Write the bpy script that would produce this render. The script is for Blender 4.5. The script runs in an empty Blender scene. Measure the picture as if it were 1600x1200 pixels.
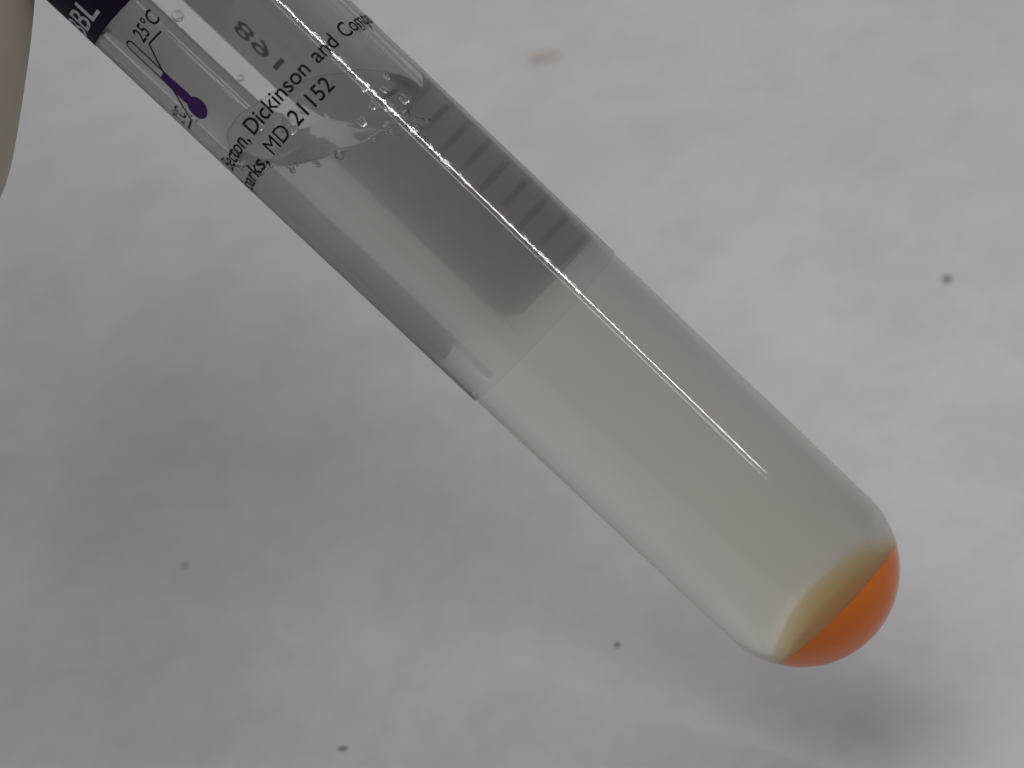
import bpy, bmesh, math, random
from mathutils import Vector, Matrix, noise

random.seed(7)
S = bpy.context.scene
COL = S.collection
MM = 0.001
R_ = math.radians
V = Vector

# ------------------------------------------------------------------ camera
CAM_LOC = V((-4.9224, -95.9093, 117.1369)) * MM
CAM_ROT = Matrix(((0.980581, 0.156893, 0.117670), (0.0, 0.6, -0.8), (-0.196116, 0.784465, 0.588348)))
cam_d = bpy.data.cameras.new('camera')
cam_d.sensor_width = 36.0
cam_d.lens = 36.0 * 2537.0 / 1600.0
cam_d.clip_start = 0.01
cam_d.clip_end = 20.0
cam_d.dof.use_dof = True
cam_d.dof.focus_distance = 0.1235
cam_d.dof.aperture_fstop = 28.0
cam = bpy.data.objects.new('camera', cam_d)
COL.objects.link(cam)
cam.matrix_world = Matrix.Translation(CAM_LOC) @ CAM_ROT.to_4x4()
S.camera = cam

# ------------------------------------------------------------------ world and lamps
world = bpy.data.worlds.new('World')
S.world = world
world.use_nodes = True
bg = world.node_tree.nodes['Background']
bg.inputs['Color'].default_value = (0.97, 0.97, 1.0, 1)
bg.inputs['Strength'].default_value = 0.20


def area_lamp(name, loc, target, sx, sy, watts, color, along=None):
    d = bpy.data.lights.new(name, 'AREA')
    d.shape = 'RECTANGLE'
    d.size, d.size_y = sx, sy
    d.energy, d.color = watts, color
    o = bpy.data.objects.new(name, d)
    COL.objects.link(o)
    z = (loc - target).normalized()
    y = (along - along.dot(z) * z).normalized() if along else z.orthogonal().normalized()
    x = y.cross(z)
    o.matrix_world = Matrix.Translation(loc) @ Matrix((x, y, z)).transposed().to_4x4()
    return o


# a strip light up to the right: it draws the thin line along the tube and throws shade to the left
L_END, L_DIR = V((528, -174, 317)) * MM, V((-0.49, 0.583, 0.65)).normalized()
area_lamp('strip_light', L_END + L_DIR * 0.36, V((0, 30, 40)) * MM, 0.013, 0.72, 1.0, (1.0, 0.98, 0.96), L_DIR)

# a soft panel added overhead, unseen, so hand and tube shade the lower left
area_lamp('added_overhead_light', V((-0.14, -0.09, 0.75)), V((-0.02, 0.08, 0.0)), 0.46, 0.46, 2.3, (1.0, 0.99, 0.98), V((0, 1, 0)))

S.view_settings.view_transform = 'Standard'
S.view_settings.look = 'None'
S.view_settings.exposure = 0.0
S.view_settings.gamma = 1.0
S.cycles.use_denoising = True
S.cycles.max_bounces = 24
S.cycles.transmission_bounces = 20
S.cycles.glossy_bounces = 6
S.cycles.volume_bounces = 12
S.cycles.transparent_max_bounces = 24
S.cycles.sample_clamp_indirect = 6.0


# ------------------------------------------------------------------ materials
def mat(name):
    m = bpy.data.materials.new(name)
    m.use_nodes = True
    nt = m.node_tree
    for n in list(nt.nodes):
        nt.nodes.remove(n)
    out = nt.nodes.new('ShaderNodeOutputMaterial')
    return m, nt, out


def node(nt, typ, **kw):
    n = nt.nodes.new(typ)
    for k, v in kw.items():
        if k in n.inputs:
            n.inputs[k].default_value = v
        else:
            setattr(n, k, v)
    return n


def principled(name, color, rough=0.5, var=0.0, scale=500.0, spec=0.5, bump=0.0, bump_d=0.0001):
    m, nt, out = mat(name)
    p = node(nt, 'ShaderNodeBsdfPrincipled')
    p.inputs['Base Color'].default_value = (*color, 1)
    p.inputs['Roughness'].default_value = rough
    p.inputs['Specular IOR Level'].default_value = spec
    nt.links.new(p.outputs[0], out.inputs['Surface'])
    if var or bump:
        tc = node(nt, 'ShaderNodeTexCoord')
        nz = node(nt, 'ShaderNodeTexNoise', Scale=scale, Detail=5.0)
        nt.links.new(tc.outputs['Object'], nz.inputs['Vector'])
        if var:
            mx = node(nt, 'ShaderNodeMix', data_type='RGBA')
            mx.inputs[6].default_value = (*[c * (1 - var) for c in color], 1)
            mx.inputs[7].default_value = (*[min(1, c * (1 + var)) for c in color], 1)
            nt.links.new(nz.outputs['Fac'], mx.inputs[0])
            nt.links.new(mx.outputs[2], p.inputs['Base Color'])
        if bump:
            b = node(nt, 'ShaderNodeBump', Strength=bump, Distance=bump_d)
            nt.links.new(nz.outputs['Fac'], b.inputs['Height'])
            nt.links.new(b.outputs[0], p.inputs['Normal'])
    return m


def glass(name, ior, color=(1, 1, 1), rough=0.0, bump=0.0, bump_scale=600.0, bump_d=0.00005):
    m, nt, out = mat(name)
    g = node(nt, 'ShaderNodeBsdfGlass', IOR=ior, Roughness=rough)
    g.inputs['Color'].default_value = (*color, 1)
    nt.links.new(g.outputs[0], out.inputs['Surface'])
    if bump:
        tc = node(nt, 'ShaderNodeTexCoord')
        nz = node(nt, 'ShaderNodeTexNoise', Scale=bump_scale, Detail=3.0)
        nt.links.new(tc.outputs['Object'], nz.inputs['Vector'])
        b = node(nt, 'ShaderNodeBump', Strength=bump, Distance=bump_d)
        nt.links.new(nz.outputs['Fac'], b.inputs['Height'])
        nt.links.new(b.outputs[0], g.inputs['Normal'])
    return m, nt, out, g


M_PLASTIC, *_ = glass('clear_plastic', 1.40, (1.0, 1.0, 0.997))
M_BUBBLE, *_ = glass('air_bubble', 1 / 1.33)
M_DROP, *_ = glass('water_drop', 1.33)

# cloudy broth: clear surface, a thin milky body
M_LIQUID, nt, out, _g = glass('cloudy_broth', 1.335, (1, 1, 1))
vs = node(nt, 'ShaderNodeVolumeScatter', Density=150.0, Anisotropy=0.93)
vs.inputs['Color'].default_value = (0.999, 0.994, 0.98, 1)
va = node(nt, 'ShaderNodeVolumeAbsorption', Density=15.0)
va.inputs['Color'].default_value = (0.985, 0.90, 0.42, 1)
ad = node(nt, 'ShaderNodeAddShader')
nt.links.new(vs.outputs[0], ad.inputs[0])
nt.links.new(va.outputs[0], ad.inputs[1])
nt.links.new(ad.outputs[0], out.inputs['Volume'])

# orange tint drifting up from the sediment
def tint_cloud(name, scatter, absorb, col):
    m, nt, out = mat(name)
    vs = node(nt, 'ShaderNodeVolumeScatter', Density=scatter, Anisotropy=0.3)
    vs.inputs['Color'].default_value = (1.0, 0.80, 0.30, 1)
    va = node(nt, 'ShaderNodeVolumeAbsorption', Density=absorb)
    va.inputs['Color'].default_value = col
    ad = node(nt, 'ShaderNodeAddShader')
    nt.links.new(vs.outputs[0], ad.inputs[0])
    nt.links.new(va.outputs[0], ad.inputs[1])
    nt.links.new(ad.outputs[0], out.inputs['Volume'])
    return m


M_CLOUD = tint_cloud('sediment_cloud', 100.0, 150.0, (0.999, 0.84, 0.03, 1))
M_CLOUD_DEEP = tint_cloud('sediment_cloud_deep', 300.0, 170.0, (1.0, 0.68, 0.0, 1))

# the printed sleeve: a thin clear film, slightly wrinkled
M_FILM, nt, out = mat('clear_label_film')
tr = node(nt, 'ShaderNodeBsdfTransparent')
tr.inputs['Color'].default_value = (0.97, 0.97, 0.97, 1)
gl = node(nt, 'ShaderNodeBsdfGlossy', Roughness=0.045)
lw = node(nt, 'ShaderNodeLayerWeight', Blend=0.5)
pw = node(nt, 'ShaderNodeMath', operation='POWER')
pw.inputs[1].default_value = 5.0
fr = node(nt, 'ShaderNodeMath', operation='MULTIPLY_ADD')
fr.inputs[1].default_value = 0.5
fr.inputs[2].default_value = 0.035
nt.links.new(lw.outputs['Facing'], pw.inputs[0])
nt.links.new(pw.outputs[0], fr.inputs[0])
tc = node(nt, 'ShaderNodeTexCoord')
nz = node(nt, 'ShaderNodeTexNoise', Scale=1500.0, Detail=2.0)
bp = node(nt, 'ShaderNodeBump', Strength=0.55, Distance=0.00004)
ms = node(nt, 'ShaderNodeMixShader')
nt.links.new(tc.outputs['Object'], nz.inputs['Vector'])
nt.links.new(nz.outputs['Fac'], bp.inputs['Height'])
nt.links.new(bp.outputs[0], gl.inputs['Normal'])
nt.links.new(fr.outputs[0], ms.inputs[0])
nt.links.new(tr.outputs[0], ms.inputs[1])
nt.links.new(gl.outputs[0], ms.inputs[2])
nt.links.new(ms.outputs[0], out.inputs['Surface'])

# white ink on the back of the sleeve: lets some light through
M_PANEL, nt, out = mat('white_label_ink')
df = node(nt, 'ShaderNodeBsdfDiffuse')
df.inputs['Color'].default_value = (0.60, 0.585, 0.575, 1)
tl = node(nt, 'ShaderNodeBsdfTranslucent')
tl.inputs['Color'].default_value = (0.90, 0.885, 0.905, 1)
ms = node(nt, 'ShaderNodeMixShader')
ms.inputs[0].default_value = 0.66
nt.links.new(df.outputs[0], ms.inputs[1])
nt.links.new(tl.outputs[0], ms.inputs[2])
nt.links.new(ms.outputs[0], out.inputs['Surface'])

M_INK = principled('black_ink', (0.008, 0.006, 0.011), 0.6, spec=0.1)
M_PURPLE = principled('dark_purple_ink', (0.017, 0.007, 0.028), 0.6, var=0.15, scale=900, spec=0.1)
M_VIOLET = principled('violet_ink', (0.05, 0.018, 0.10), 0.6, spec=0.1)
M_GREYINK = principled('grey_ink', (0.10, 0.10, 0.11), 0.6)
M_BARINK = principled('faded_grey_ink', (0.36, 0.35, 0.33), 0.6)
M_WHITEINK = principled('pale_ink', (0.50, 0.47, 0.53), 0.5)
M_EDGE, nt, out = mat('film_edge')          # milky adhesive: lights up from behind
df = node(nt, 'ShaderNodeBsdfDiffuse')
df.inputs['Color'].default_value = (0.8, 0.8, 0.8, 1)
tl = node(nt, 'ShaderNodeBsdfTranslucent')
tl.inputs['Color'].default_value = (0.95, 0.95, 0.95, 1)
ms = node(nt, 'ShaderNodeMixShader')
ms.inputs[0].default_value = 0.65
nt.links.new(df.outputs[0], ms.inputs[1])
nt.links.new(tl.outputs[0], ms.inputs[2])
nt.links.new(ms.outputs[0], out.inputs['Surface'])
M_ORANGE = principled('orange_sediment', (1.0, 0.22, 0.0), 0.9, var=0.06, scale=700, spec=0.0)
for n in M_ORANGE.node_tree.nodes:
    if n.type == 'BSDF_PRINCIPLED':
        n.inputs['Subsurface Weight'].default_value = 0.0
        n.inputs['Subsurface Radius'].default_value = (1.0, 0.35, 0.05)
        n.inputs['Subsurface Scale'].default_value = 0.003
M_CAP = principled('cap_plastic', (0.06, 0.03, 0.10), 0.4)
M_GLOVE = principled('beige_skin', (0.41, 0.365, 0.295), 0.65, var=0.18, scale=160, bump=0.25, bump_d=0.0004)


# ------------------------------------------------------------------ builders
def tag(o, label=None, cat=None, group=None, kind=None):
    for k, v in (('label', label), ('category', cat), ('group', group), ('kind', kind)):
        if v:
            o[k] = v
    return o


def link(name, me, m=None, parent=None, smooth=True):
    o = bpy.data.objects.new(name, me)
    COL.objects.link(o)
    if m:
        for x in (m if isinstance(m, (list, tuple)) else [m]):
            me.materials.append(x)
    if smooth:
        me.polygons.foreach_set('use_smooth', [True] * len(me.polygons))
    o.parent = parent
    return o


def mesh(name, verts, faces):
    me = bpy.data.meshes.new(name)
    me.from_pydata([tuple(v) for v in verts], [], faces)
    me.update()
    return me


def lathe(profile, n=160):
    """profile of (r, z) in mm, open curve; closes on the axis where r == 0"""
    vs, fs, rings = [], [], []
    for r, z in profile:
        if r < 1e-6:
            rings.append([len(vs)])
            vs.append((0, 0, z * MM))
        else:
            i0 = len(vs)
            for k in range(n):
                a = 2 * math.pi * k / n
                vs.append((r * MM * math.sin(a), -r * MM * math.cos(a), z * MM))
            rings.append(list(range(i0, i0 + n)))
    for A, B in zip(rings, rings[1:]):
        for k in range(n):
            k2 = (k + 1) % n
            if len(A) == 1 and len(B) == 1:
                continue
            if len(A) == 1:
                fs.append((A[0], B[k2], B[k]))
            elif len(B) == 1:
                fs.append((A[k], A[k2], B[0]))
            else:
                fs.append((A[k], A[k2], B[k2], B[k]))
    return vs, fs


def onto(a_deg, z, r):
    a = R_(a_deg)
    return V((r * MM * math.sin(a), -r * MM * math.cos(a), z * MM))


def shell(name, a0, a1, z0, z1, r, m, parent, na=90, nz=2, thick=0.0, zfun=None):
    """curved sheet round the tube from angle a0 to a1 (0 = front, + = right)"""
    vs, fs = [], []
    layers = [r, r + thick] if thick else [r]
    for rr in layers:
        for j in range(nz + 1):
            for i in range(na + 1):
                a = a0 + (a1 - a0) * i / na
                lo = zfun(a) if zfun else z0
                vs.append(onto(a, lo + (z1 - lo) * j / nz, rr))
    w, N = na + 1, (na + 1) * (nz + 1)
    for L in range(len(layers)):
        for j in range(nz):
            for i in range(na):
                q = [L * N + j * w + i, L * N + j * w + i + 1, L * N + (j + 1) * w + i + 1, L * N + (j + 1) * w + i]
                fs.append(tuple(q if (L == 1 or not thick) else q[::-1]))
    if thick:
        for i in range(na):
            fs.append((i, i + 1, N + i + 1, N + i))
            t = nz * w
            fs.append((t + i + 1, t + i, N + t + i, N + t + i + 1))
        for j in range(nz):
            fs.append(((j + 1) * w, j * w, N + j * w, N + (j + 1) * w))
            e = na
            fs.append((j * w + e, (j + 1) * w + e, N + (j + 1) * w + e, N + j * w + e))
    return link(name, mesh(name, vs, fs), m, parent)


def ribbon(name, pts, width, r, m, parent, join=None):
    """flat stroke through (angle, z) points, wrapped on the tube; width in mm"""
    q = [V((R_(a) * r, z)) for a, z in pts]
    dense = []
    for A, B in zip(q, q[1:]):
        n = max(1, int((B - A).length / 0.25))
        dense += [A.lerp(B, k / n) for k in range(n)]
    dense.append(q[-1])
    vs, fs = [], []
    for i, p in enumerate(dense):
        t = (dense[min(i + 1, len(dense) - 1)] - dense[max(i - 1, 0)]).normalized()
        nrm = V((-t.y, t.x))
        for s in (-0.5, 0.5):
            w = p + nrm * width * s
            vs.append(onto(math.degrees(w.x / r), w.y, r))
    for i in range(len(dense) - 1):
        fs.append((2 * i, 2 * i + 2, 2 * i + 3, 2 * i + 1))
    return link(name, mesh(name, vs, fs), m, parent)


def blob2d(name, outline, r, m, parent):
    """filled outline in (angle, z)"""
    n = len(outline)
    ca = sum(a for a, z in outline) / n
    cz = sum(z for a, z in outline) / n
    vs = [onto(ca, cz, r)] + [onto(a, z, r) for a, z in outline]
    fs = [(0, 1 + k, 1 + (k + 1) % n) for k in range(n)]
    return link(name, mesh(name, vs, fs), m, parent)


def lettering(name, txt, a0, a1, zbase, cap, r, m, parent, slope=0.0, turn=False, bold=0.010):
    """a word printed round the tube from angle a0 to a1; turn=True runs it down the tube instead"""
    cu = bpy.data.curves.new(name, 'FONT')
    cu.body = txt
    cu.size = 1.0
    cu.resolution_u = 4
    cu.offset = bold
    tmp = bpy.data.objects.new(name, cu)
    COL.objects.link(tmp)
    dg = bpy.context.evaluated_depsgraph_get()
    me = bpy.data.meshes.new_from_object(tmp.evaluated_get(dg))
    bpy.data.objects.remove(tmp)
    bpy.data.curves.remove(cu)
    me.materials.clear()
    bm = bmesh.new()
    bm.from_mesh(me)
    bmesh.ops.triangulate(bm, faces=bm.faces[:])
    long_e = [e for e in bm.edges if e.calc_length() > 0.12]
    bmesh.ops.subdivide_edges(bm, edges=long_e, cuts=2)
    x0 = min(v.co.x for v in bm.verts)
    x1 = max(v.co.x for v in bm.verts)
    k = cap / 0.727
    for v in bm.verts:
        u = (v.co.x - x0) / (x1 - x0)
        if turn:
            v.co = onto(zbase + math.degrees(v.co.y * k / r), a0 + (a1 - a0) * u, r)
        else:
            a = a0 + (a1 - a0) * u
            v.co = onto(a, zbase + v.co.y * k + slope * (a1 - a), r)
    bm.to_mesh(me)
    bm.free()
    return link(name, me, m, parent, smooth=False)


# ------------------------------------------------------------------ bench
def bench_material():
    m, nt, out = mat('pale_bench_laminate')
    p = node(nt, 'ShaderNodeBsdfPrincipled', Roughness=0.55)
    p.inputs['Specular IOR Level'].default_value = 0.3
    tc = node(nt, 'ShaderNodeTexCoord')
    big = node(nt, 'ShaderNodeTexNoise', Scale=19.0, Detail=8.0, Roughness=0.66, Distortion=0.25)
    mid = node(nt, 'ShaderNodeTexNoise', Scale=95.0, Detail=7.0, Roughness=0.7, Distortion=0.3)
    fine = node(nt, 'ShaderNodeTexNoise', Scale=420.0, Detail=4.0, Roughness=0.6)
    for n in (big, mid, fine):
        nt.links.new(tc.outputs['Object'], n.inputs['Vector'])
    r1 = node(nt, 'ShaderNodeValToRGB')
    r1.color_ramp.elements[0].position = 0.33
    r1.color_ramp.elements[0].color = (0.535, 0.53, 0.541, 1)
    r1.color_ramp.elements[1].position = 0.62
    r1.color_ramp.elements[1].color = (0.60, 0.595, 0.607, 1)
    nt.links.new(big.outputs['Fac'], r1.inputs[0])
    r2 = node(nt, 'ShaderNodeValToRGB')
    r2.color_ramp.elements[0].position = 0.30
    r2.color_ramp.elements[0].color = (0.91, 0.91, 0.90, 1)
    r2.color_ramp.elements[1].position = 0.58
    r2.color_ramp.elements[1].color = (1, 1, 1, 1)
    nt.links.new(mid.outputs['Fac'], r2.inputs[0])
    r3 = node(nt, 'ShaderNodeValToRGB')
    r3.color_ramp.elements[0].position = 0.25
    r3.color_ramp.elements[0].color = (0.96, 0.96, 0.955, 1)
    r3.color_ramp.elements[1].position = 0.65
    r3.color_ramp.elements[1].color = (1, 1, 1, 1)
    nt.links.new(fine.outputs['Fac'], r3.inputs[0])
    m1 = node(nt, 'ShaderNodeMix', data_type='RGBA', blend_type='MULTIPLY')
    m1.inputs[0].default_value = 1.0
    m2 = node(nt, 'ShaderNodeMix', data_type='RGBA', blend_type='MULTIPLY')
    m2.inputs[0].default_value = 1.0
    nt.links.new(r1.outputs[0], m1.inputs[6])
    nt.links.new(r2.outputs[0], m1.inputs[7])
    nt.links.new(m1.outputs[2], m2.inputs[6])
    nt.links.new(r3.outputs[0], m2.inputs[7])
    nt.links.new(m2.outputs[2], p.inputs['Base Color'])
    b = node(nt, 'ShaderNodeBump', Strength=0.15, Distance=0.0003)
    nt.links.new(fine.outputs['Fac'], b.inputs['Height'])
    nt.links.new(b.outputs[0], p.inputs['Normal'])
    nt.links.new(p.outputs[0], out.inputs['Surface'])
    return m


bench = link('bench_top', mesh('bench_top', [(-1.2, -0.7, 0), (1.2, -0.7, 0), (1.2, 1.6, 0), (-1.2, 1.6, 0)], [(0, 1, 2, 3)]),
             bench_material(), smooth=False)
tag(bench, 'pale grey mottled bench surface under the tube', kind='structure')

# ------------------------------------------------------------------ the tube
TUBE = bpy.data.objects.new('test_tube', None)
COL.objects.link(TUBE)
TUBE.empty_display_size = 0.01
TUBE.matrix_world = Matrix.Translation(V((4.7704, -2.7987, 18.2198)) * MM) @ Matrix((
    (0.786063, -0.162883, -0.596301), (0.437084, 0.828594, 0.349843), (0.437107, -0.535632, 0.722520))).to_4x4()
tag(TUBE, 'clear round-bottomed plastic test tube with purple and black print, tilted above the pale bench', 'test tube')

RO, RI, RIN_Z, RIM = 8.0, 7.0, 8.0, 118.0


def hemi(r, zc, n=28, top=None):
    return [(0, zc - r)] + [(r * math.sin(R_(90 * k / n)), zc - r * math.cos(R_(90 * k / n))) for k in range(1, n + 1)]


prof = hemi(RO, 8.0) + [(RO, z) for z in (20, 36, 36.4, 60, 90, RIM - 0.3)] + [(7.85, RIM), (7.15, RIM)]
prof += [(RI, RIM - 0.3)] + [(RI, z) for z in (90, 60, 36.4, 36, 20)] + hemi(RI, 8.0)[::-1]
vs_, fs_ = lathe(prof, 192)
tube_wall = link('tube_wall', mesh('tube_wall', vs_, fs_), M_PLASTIC, TUBE)

# cap, beyond the picture
vs_, fs_ = lathe([(0, 120.2), (7.6, 120.2), (8.25, 119.6), (8.25, 104.0), (9.0, 103.6), (9.4, 104.2), (9.4, 121.4), (8.8, 122.0), (0, 122.0)], 72)
for i, v in enumerate(vs_):
    r = math.hypot(v[0], v[1])
    if r > 0.0092:
        k = 1 + 0.018 * (i % 2)
        vs_[i] = (v[0] * k, v[1] * k, v[2])
link('screw_cap', mesh('screw_cap', vs_, fs_), M_CAP, TUBE)

# sleeve label: clear film with a gap at the back
STEP = 36.3
label = shell('label_film', -161.0, 184.6, STEP, 103.0, 8.04, M_FILM, TUBE, na=168, nz=40)
label['label'] = 'clear printed sleeve round the upper part of the tube'
edge = ribbon('film_edge', [(a, STEP) for a in range(-161, 185, 3)], 0.05, 8.045, M_FILM, label)
shell('back_panel', 86.0, 184.6, STEP, 103.0, 8.055, M_PANEL, label, na=80, nz=2, thick=0.02,
      zfun=lambda a: STEP + 1.7 * min(1.0, max(0.0, (a - 120) / 30)) + 1.6 * max(0.0, (a - 178) / 7.5) ** 2)
shell('back_panel', 199.0, 284.0, STEP, 103.0, 8.055, M_PANEL, label, na=80, nz=2, thick=0.02,
      zfun=lambda a: STEP + 3.7 * min(1.0, max(0.0, (245 - a) / 30)) + 1.6 * max(0.0, (204 - a) / 7) ** 2)

shell('purple_block', -112.0, 62.0, 75.6, 103.0, 8.09, M_PURPLE, label, na=80, nz=2, thick=0.02,
      zfun=lambda a: 75.2 + (-27.5 - a) * 0.0215)
lettering('brand_lettering', 'BBL', -84, -46.8, 76.65, 1.95, 8.12, M_WHITEINK, label, slope=0.017)
lettering('brand_lettering', '™', -43.5, -36.0, 76.7, 1.9, 8.12, M_WHITEINK, label)
for w, a0, a1 in (('Becton,', -76, -40), ('Dickinson', -36, 11.2), ('and', 16.4, 34), ('Company', 39.8, 88)):
    lettering('maker_lettering', w, a0, a1, 62.1, 1.32, 8.09, M_INK, label)
for w, a0, a1 in (('Sparks,', -86, -42), ('MD', -36.6, -19.9), ('21152', -15, 13.9)):
    lettering('maker_lettering', w, a0, a1, 60.05, 1.30, 8.09, M_INK, label, bold=0.0 if 'M' in w else 0.012)

# storage-temperature symbol: thermometer outline, column and bulb, two marks
TA, TZ = -49.6, 66.75
hw = 2.6
ribbon('thermometer_outline', [(TA - hw, 67.4), (TA - hw, 73.4)] + [(TA - hw * math.cos(R_(t)), 73.4 + 0.37 * math.sin(R_(t))) for t in range(15, 180, 15)]
       + [(TA + hw, 73.4), (TA + hw, 67.4)], 0.13, 8.09, M_INK, label)
bul = [(TA + 6.6 * math.sin(R_(t)), TZ - 0.95 * math.cos(R_(t))) for t in range(-150, 151, 12)]
blob2d('thermometer_column', bul + [(TA + 3.8, 68.0), (TA + 3.0, 70.3), (TA - 3.0, 70.3), (TA - 3.8, 68.0)], 8.10, M_VIOLET, label)
ribbon('thermometer_mark', [(-28.5, 72.1), (-39.5, 72.3), (-46.3, 70.58), (-48.6, 69.9)], 0.16, 8.095, M_INK, label)
ribbon('thermometer_mark', [(-76, 66.7), (-62, 66.7), (-54, 68.6), (-51.5, 69.4)], 0.16, 8.095, M_INK, label)
lettering('temperature_lettering', '25°C', -41.8, -23.7, 72.65, 1.22, 8.09, M_INK, label)
lettering('temperature_lettering', '2°C', -76, -62, 67.2, 1.22, 8.09, M_INK, label)

# faint print on the back, seen through the tube
lettering('back_lettering', '891', 71.4, 66.4, 168.6, 1.2, 8.048, M_GREYINK, label, turn=True)
for k in range(9):
    z = 38.6 + 2.2 * k
    ribbon('print_line', [(161.5 - 2 * (k % 2), z), (128, z)], 0.55, 8.048, M_BARINK, label)

# thick adhesive edges along the gap in the sleeve
for a in (-160.2, 185.0):
    pts = []
    z = STEP
    while z < 103:
        pts.append((a + 0.5 * noise.noise(V((a, z * 0.9, 0))), z))
        z += 0.5
    ribbon('film_edge', pts, 0.24 if a < 0 else 0.10, 8.05, M_EDGE, label)

# little air pocket where the sleeve ends at the left side
def pebble(name, r, m, parent, seed, squash=(1, 1, 1), sub=2, rough=0.25, flip=False):
    bm = bmesh.new()
    bmesh.ops.create_icosphere(bm, subdivisions=sub, radius=1.0)
    for v in bm.verts:
        k = 1 + rough * noise.noise(v.co * 1.6 + V((seed * 3.1, seed, 0)))
        v.co = V((v.co.x * squash[0], v.co.y * squash[1], v.co.z * squash[2])) * k * r * MM
    if flip:
        bmesh.ops.reverse_faces(bm, faces=bm.faces[:])
    me = bpy.data.meshes.new(name)
    bm.to_mesh(me)
    bm.free()
    return link(name, me, m, parent)


o = pebble('air_pocket', 0.32, M_EDGE, label, 3, (1.3, 0.5, 0.7))
o.location = onto(-71.0, 36.75, 8.06)
o.rotation_euler = (0, 0, R_(-71))

# pale sliver set in the wall as a glint on the round end's shoulder
o = pebble('shoulder_glint', 0.26, M_EDGE, TUBE, 11, (0.5, 0.25, 1.5))
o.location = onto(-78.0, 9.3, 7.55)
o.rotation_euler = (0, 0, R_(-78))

# ------------------------------------------------------------------ liquid
RL = 7.02


def surf(x, y):
    r = math.hypot(x, y) / RL
    z = 59.6 - 3.0 * x / RL + 4.3 * y / RL
    z += 0.9 * math.exp((r - 1) * 9)                      # climbs the wall
    z += 0.35 * noise.noise(V((x * 0.45, y * 0.45, 2.0))) + 0.12 * noise.noise(V((x * 1.3, y * 1.3, 5.0)))
    return z


LIQ = bpy.data.objects.new('broth', None)
COL.objects.link(LIQ)
LIQ.empty_display_size = 0.005
LIQ.matrix_world = TUBE.matrix_world.copy()
tag(LIQ, 'cloudy pale grey liquid filling the lower half of the tilted tube', 'liquid')
n = 160
vs_, fs_ = lathe(hemi(RL, 8.0) + [(RL, z) for z in (14, 24, 34, 44, 50)], n)
last = len(vs_) - n
prev = list(range(last, last + n))
for rr in [(1.0, 0.25), (1.0, 0.06), 1.0, 0.995, 0.985, 0.965, 0.94, 0.91, 0.87, 0.82, 0.76, 0.68, 0.58, 0.46, 0.32, 0.16]:
    i0 = len(vs_)
    rr, dz = rr if isinstance(rr, tuple) else (rr, 0.0)
    for k in range(n):
        a = 2 * math.pi * k / n
        x, y = RL * rr * math.sin(a), -RL * rr * math.cos(a)
        vs_.append((x * MM, y * MM, (surf(x, y) - dz) * MM))
    cur = list(range(i0, i0 + n))
    for k in range(n):
        fs_.append((prev[k], prev[(k + 1) % n], cur[(k + 1) % n], cur[k]))
    prev = cur
vs_.append((0, 0, surf(0, 0) * MM))
for k in range(n):
    fs_.append((prev[k], prev[(k + 1) % n], len(vs_) - 1))
link('broth_body', mesh('broth_body', vs_, fs_), M_LIQUID, LIQ)

# bubbles along the edge of the liquid
bub = []
for (a0, a1, cnt, d0, d1) in ((-42, -14, 9, -0.25, 0.5), (18, 48, 16, -0.5, 2.2), (-14, 18, 4, -0.3, 0.3), (-75, -42, 4, -0.2, 0.6)):
    for k in range(cnt):
        bub.append((random.uniform(a0, a1), random.uniform(d0, d1), random.choice((0.12, 0.16, 0.22, 0.30, 0.40))))
for k, (a, d, r) in enumerate(bub):
    q = onto(a, 0, RL - 1.0 * r - 0.03)
    o = pebble('bubble', r, M_BUBBLE, LIQ, k, sub=3, rough=0.04)
    o.location = V((q.x, q.y, (surf(q.x / MM, q.y / MM) - r * 0.6 - d) * MM))
for a, z, r in ((-163.5, 75.0, 0.50), (-162.0, 67.9, 0.30), (24, 57.3, 0.30), (31, 56.4, 0.42), (37, 57.6, 0.26), (21, 55.6, 0.24), (43, 56.0, 0.34),
                (28, 58.6, 0.22), (-20, 60.4, 0.34), (-33, 62.3, 0.26), (12, 57.0, 0.30), (47, 58.2, 0.22), (-8, 60.6, 0.2)):
    o = pebble('droplet', r, M_DROP, LIQ, r * 9 + a, (1.0, 0.45, 1.15) if abs(a) < 90 else (1, 1, 1), sub=3, rough=0.05 if abs(a) > 90 else 0.6)
    o.rotation_euler = (0, 0, R_(a))
    o.location = onto(a, z, RI - 0.1)

# ------------------------------------------------------------------ sediment at the bottom
n = 128
RS = 7.035


def sed_top(x, y):
    return 4.3 - 0.95 * y / RS - 0.10 * x / RS + 0.10 * noise.noise(V((x * 0.4, y * 0.4, 9.0)))


vs_, fs_ = [(0, 0, (8.0 - RS) * MM)], []
rings = []
NS = 36
for j in range(1, NS + 4):
    rings.append(len(vs_))
    for k in range(n):
        a = 2 * math.pi * k / n
        # wall ring: march along the meridian until it meets the pellet's top
        t0 = R_(89)
        for _ in range(12):
            r = RS * math.sin(t0)
            t0 = math.acos(max(-1, min(1, (8.0 - sed_top(r * math.sin(a), -r * math.cos(a))) / RS)))
        t = t0 * (min(j, NS) / NS if j <= NS else 1.0)
        if j > NS:
            t = t0
        r = RS * math.sin(t)
        z = 8.0 - RS * math.cos(t)
        f = (1.0, 0.985, 0.95)[j - NS - 1] if j > NS else 1.0
        x, y = r * f * math.sin(a), -r * f * math.cos(a)
        if j > NS:
            z = sed_top(x, y)
        elif j == NS:
            z -= 0.008
        vs_.append((x * MM, y * MM, z * MM))
for f in (0.85, 0.7, 0.5, 0.3, 0.12):
    rings.append(len(vs_))
    base = rings[NS]
    for k in range(n):
        v = V(vs_[base + k]) / MM
        x, y = v.x * f, v.y * f
        vs_.append((x * MM, y * MM, sed_top(x, y) * MM))
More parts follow.
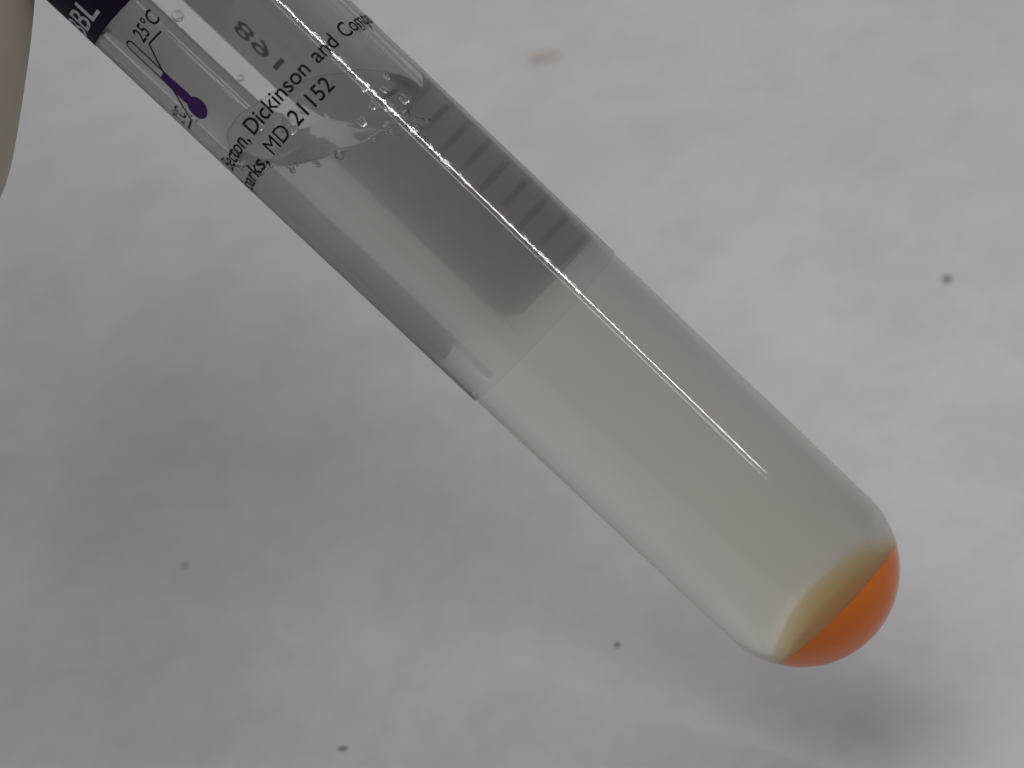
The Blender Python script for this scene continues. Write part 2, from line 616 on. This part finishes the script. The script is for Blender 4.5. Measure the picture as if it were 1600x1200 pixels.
vs_.append((0, 0, sed_top(0, 0) * MM))
for k in range(n):
    k2 = (k + 1) % n
    fs_.append((0, rings[0] + k2, rings[0] + k))
    for A, B in zip(rings, rings[1:]):
        fs_.append((A + k, A + k2, B + k2, B + k))
    fs_.append((rings[-1] + k, rings[-1] + k2, len(vs_) - 1))
me = mesh('sediment', vs_, fs_)
sed = link('sediment', me, M_ORANGE, None)
sed.matrix_world = TUBE.matrix_world.copy()
tag(sed, 'bright orange sediment packed in the rounded bottom of the tube', 'sediment')

# a faint cloud of it in the liquid just above
NC = 64
for profile, material in ((((0.95, -0.25), (0.94, 0.05), (0.88, 0.4), (0.78, 0.85), (0.66, 1.3), (0.5, 1.8), (0.33, 2.2), (0.15, 2.5)), M_CLOUD),
                          (((0.955, -0.35), (0.945, 0.03), (0.90, 0.16), (0.78, 0.36), (0.60, 0.60), (0.42, 0.80), (0.25, 0.95), (0.10, 1.02)), M_CLOUD_DEEP)):
    vs_, fs_, rings = [], [], []
    for f, h in profile:
        rings.append(len(vs_))
        for k in range(NC):
            a = 2 * math.pi * k / NC
            r = 6.55 * f
            x, y = r * math.sin(a), -r * math.cos(a)
            vs_.append((x * MM, y * MM, (sed_top(x, y) + h) * MM))
    vs_ += [(0, 0, (4.3 + profile[-1][1] + 0.03) * MM), (0, 0, 3.9 * MM)]
    for k in range(NC):
        k2 = (k + 1) % NC
        for A, B in zip(rings, rings[1:]):
            fs_.append((A + k, A + k2, B + k2, B + k))
        fs_.append((rings[-1] + k, rings[-1] + k2, len(vs_) - 2))
        fs_.append((rings[0] + k2, rings[0] + k, len(vs_) - 1))
    link('sediment_cloud', mesh('sediment_cloud', vs_, fs_), material, LIQ)

# ------------------------------------------------------------------ the hand holding the cap (mostly out of the picture)
def cam_pt(x, y, z):
    """millimetres right, up and towards the camera"""
    return CAM_LOC + CAM_ROT @ (V((x, y, z)) * MM)


hv, he, hr = [], [], []


def joint(p, r, par=None):
    hv.append(cam_pt(*p))
    hr.append(r * MM)
    if par is not None:
        he.append((par, len(hv) - 1))
    return len(hv) - 1


palm = joint((-108, 94, -120), 20)
wr = joint((-138, 108, -124), 25, palm)
joint((-195, 130, -130), 34, wr)  # forearm, out of view, thickened to deepen the shade on the bench
k1 = joint((-92, 92, -124), 11, palm)
for i, j_ in enumerate((((-84, 84, -122), (-60, 96, -134), (-48, 76, -136), (-47, 62, -132)),
                        ((-76, 66, -116), (-50.6, 56, -118), (-45.2, 34, -121), (-49.6, 9.5, -122.5)),
                        ((-94, 64, -118), (-76, 44, -120), (-70, 24, -122), (-71, 10, -123)),
                        ((-108, 64, -120), (-96, 40, -120), (-92, 22, -121), (-92, 12, -121)))):
    rr = (10, 10.8, 11, 10.8) if i == 1 else (9.0, 8.6, 8.0, 7.2)
    p = palm
    for q, r in zip(j_, rr):
        p = joint(q, r, p)
t = joint((-100, 84, -104), 12, palm)
t = joint((-82, 72, -100), 10.5, t)
t = joint((-66, 62, -104), 9.0, t)
me = bpy.data.meshes.new('hand')
me.from_pydata([tuple(v) for v in hv], he, [])
hand = bpy.data.objects.new('hand', me)
COL.objects.link(hand)
sk = hand.modifiers.new('skin', 'SKIN')
for i, r in enumerate(hr):
    me.skin_vertices[0].data[i].radius = (r, r)
me.skin_vertices[0].data[palm].use_root = True
hand.modifiers.new('smooth', 'SUBSURF').levels = 4
dg = bpy.context.evaluated_depsgraph_get()
hm = bpy.data.meshes.new_from_object(hand.evaluated_get(dg))
hand.modifiers.clear()
hand.data = hm
hm.materials.clear()
hm.materials.append(M_GLOVE)
hm.polygons.foreach_set('use_smooth', [True] * len(hm.polygons))
tag(hand, 'blurred beige finger of the hand holding the tube, at the upper left corner', 'hand')

# ------------------------------------------------------------------ crumbs on the bench
CRUMBS = (
    ((25.87, 70.43), 0.54, (0.9, 1.0, 0.5), (0.20, 0.16, 0.10), 'brown crumb on the bench at the right of the tube'),
    ((-22.9, 152.3), 1.75, (1.3, 1.0, 0.12), (0.46, 0.41, 0.37), 'pale tan smudge on the bench above the tube'),
    ((-66.1, 38.9), 0.30, (0.6, 1.3, 0.5), (0.14, 0.09, 0.09), 'thin dark fleck on the shaded bench, below left of the tube'),
    ((-17.7, 17.4), 0.23, (1.1, 0.9, 0.6), (0.08, 0.06, 0.05), 'small dark round speck on the bench below the tube'),
    ((-45.1, 8.8), 0.32, (1.5, 0.6, 0.4), (0.17, 0.16, 0.16), 'flat grey flake on the bench near the bottom edge'),
)
for i, ((x, y), r, sq, c, lab) in enumerate(CRUMBS):
    o = pebble('crumb', r, principled('crumb_%s' % 'abcde'[i], c, 0.8, var=0.3, scale=2500), None, i + 2, sq, sub=3, rough=0.5)
    o.location = V((x, y, r * sq[2] * 0.6)) * MM
    tag(o, lab, 'crumb', 'crumbs scattered on the bench')
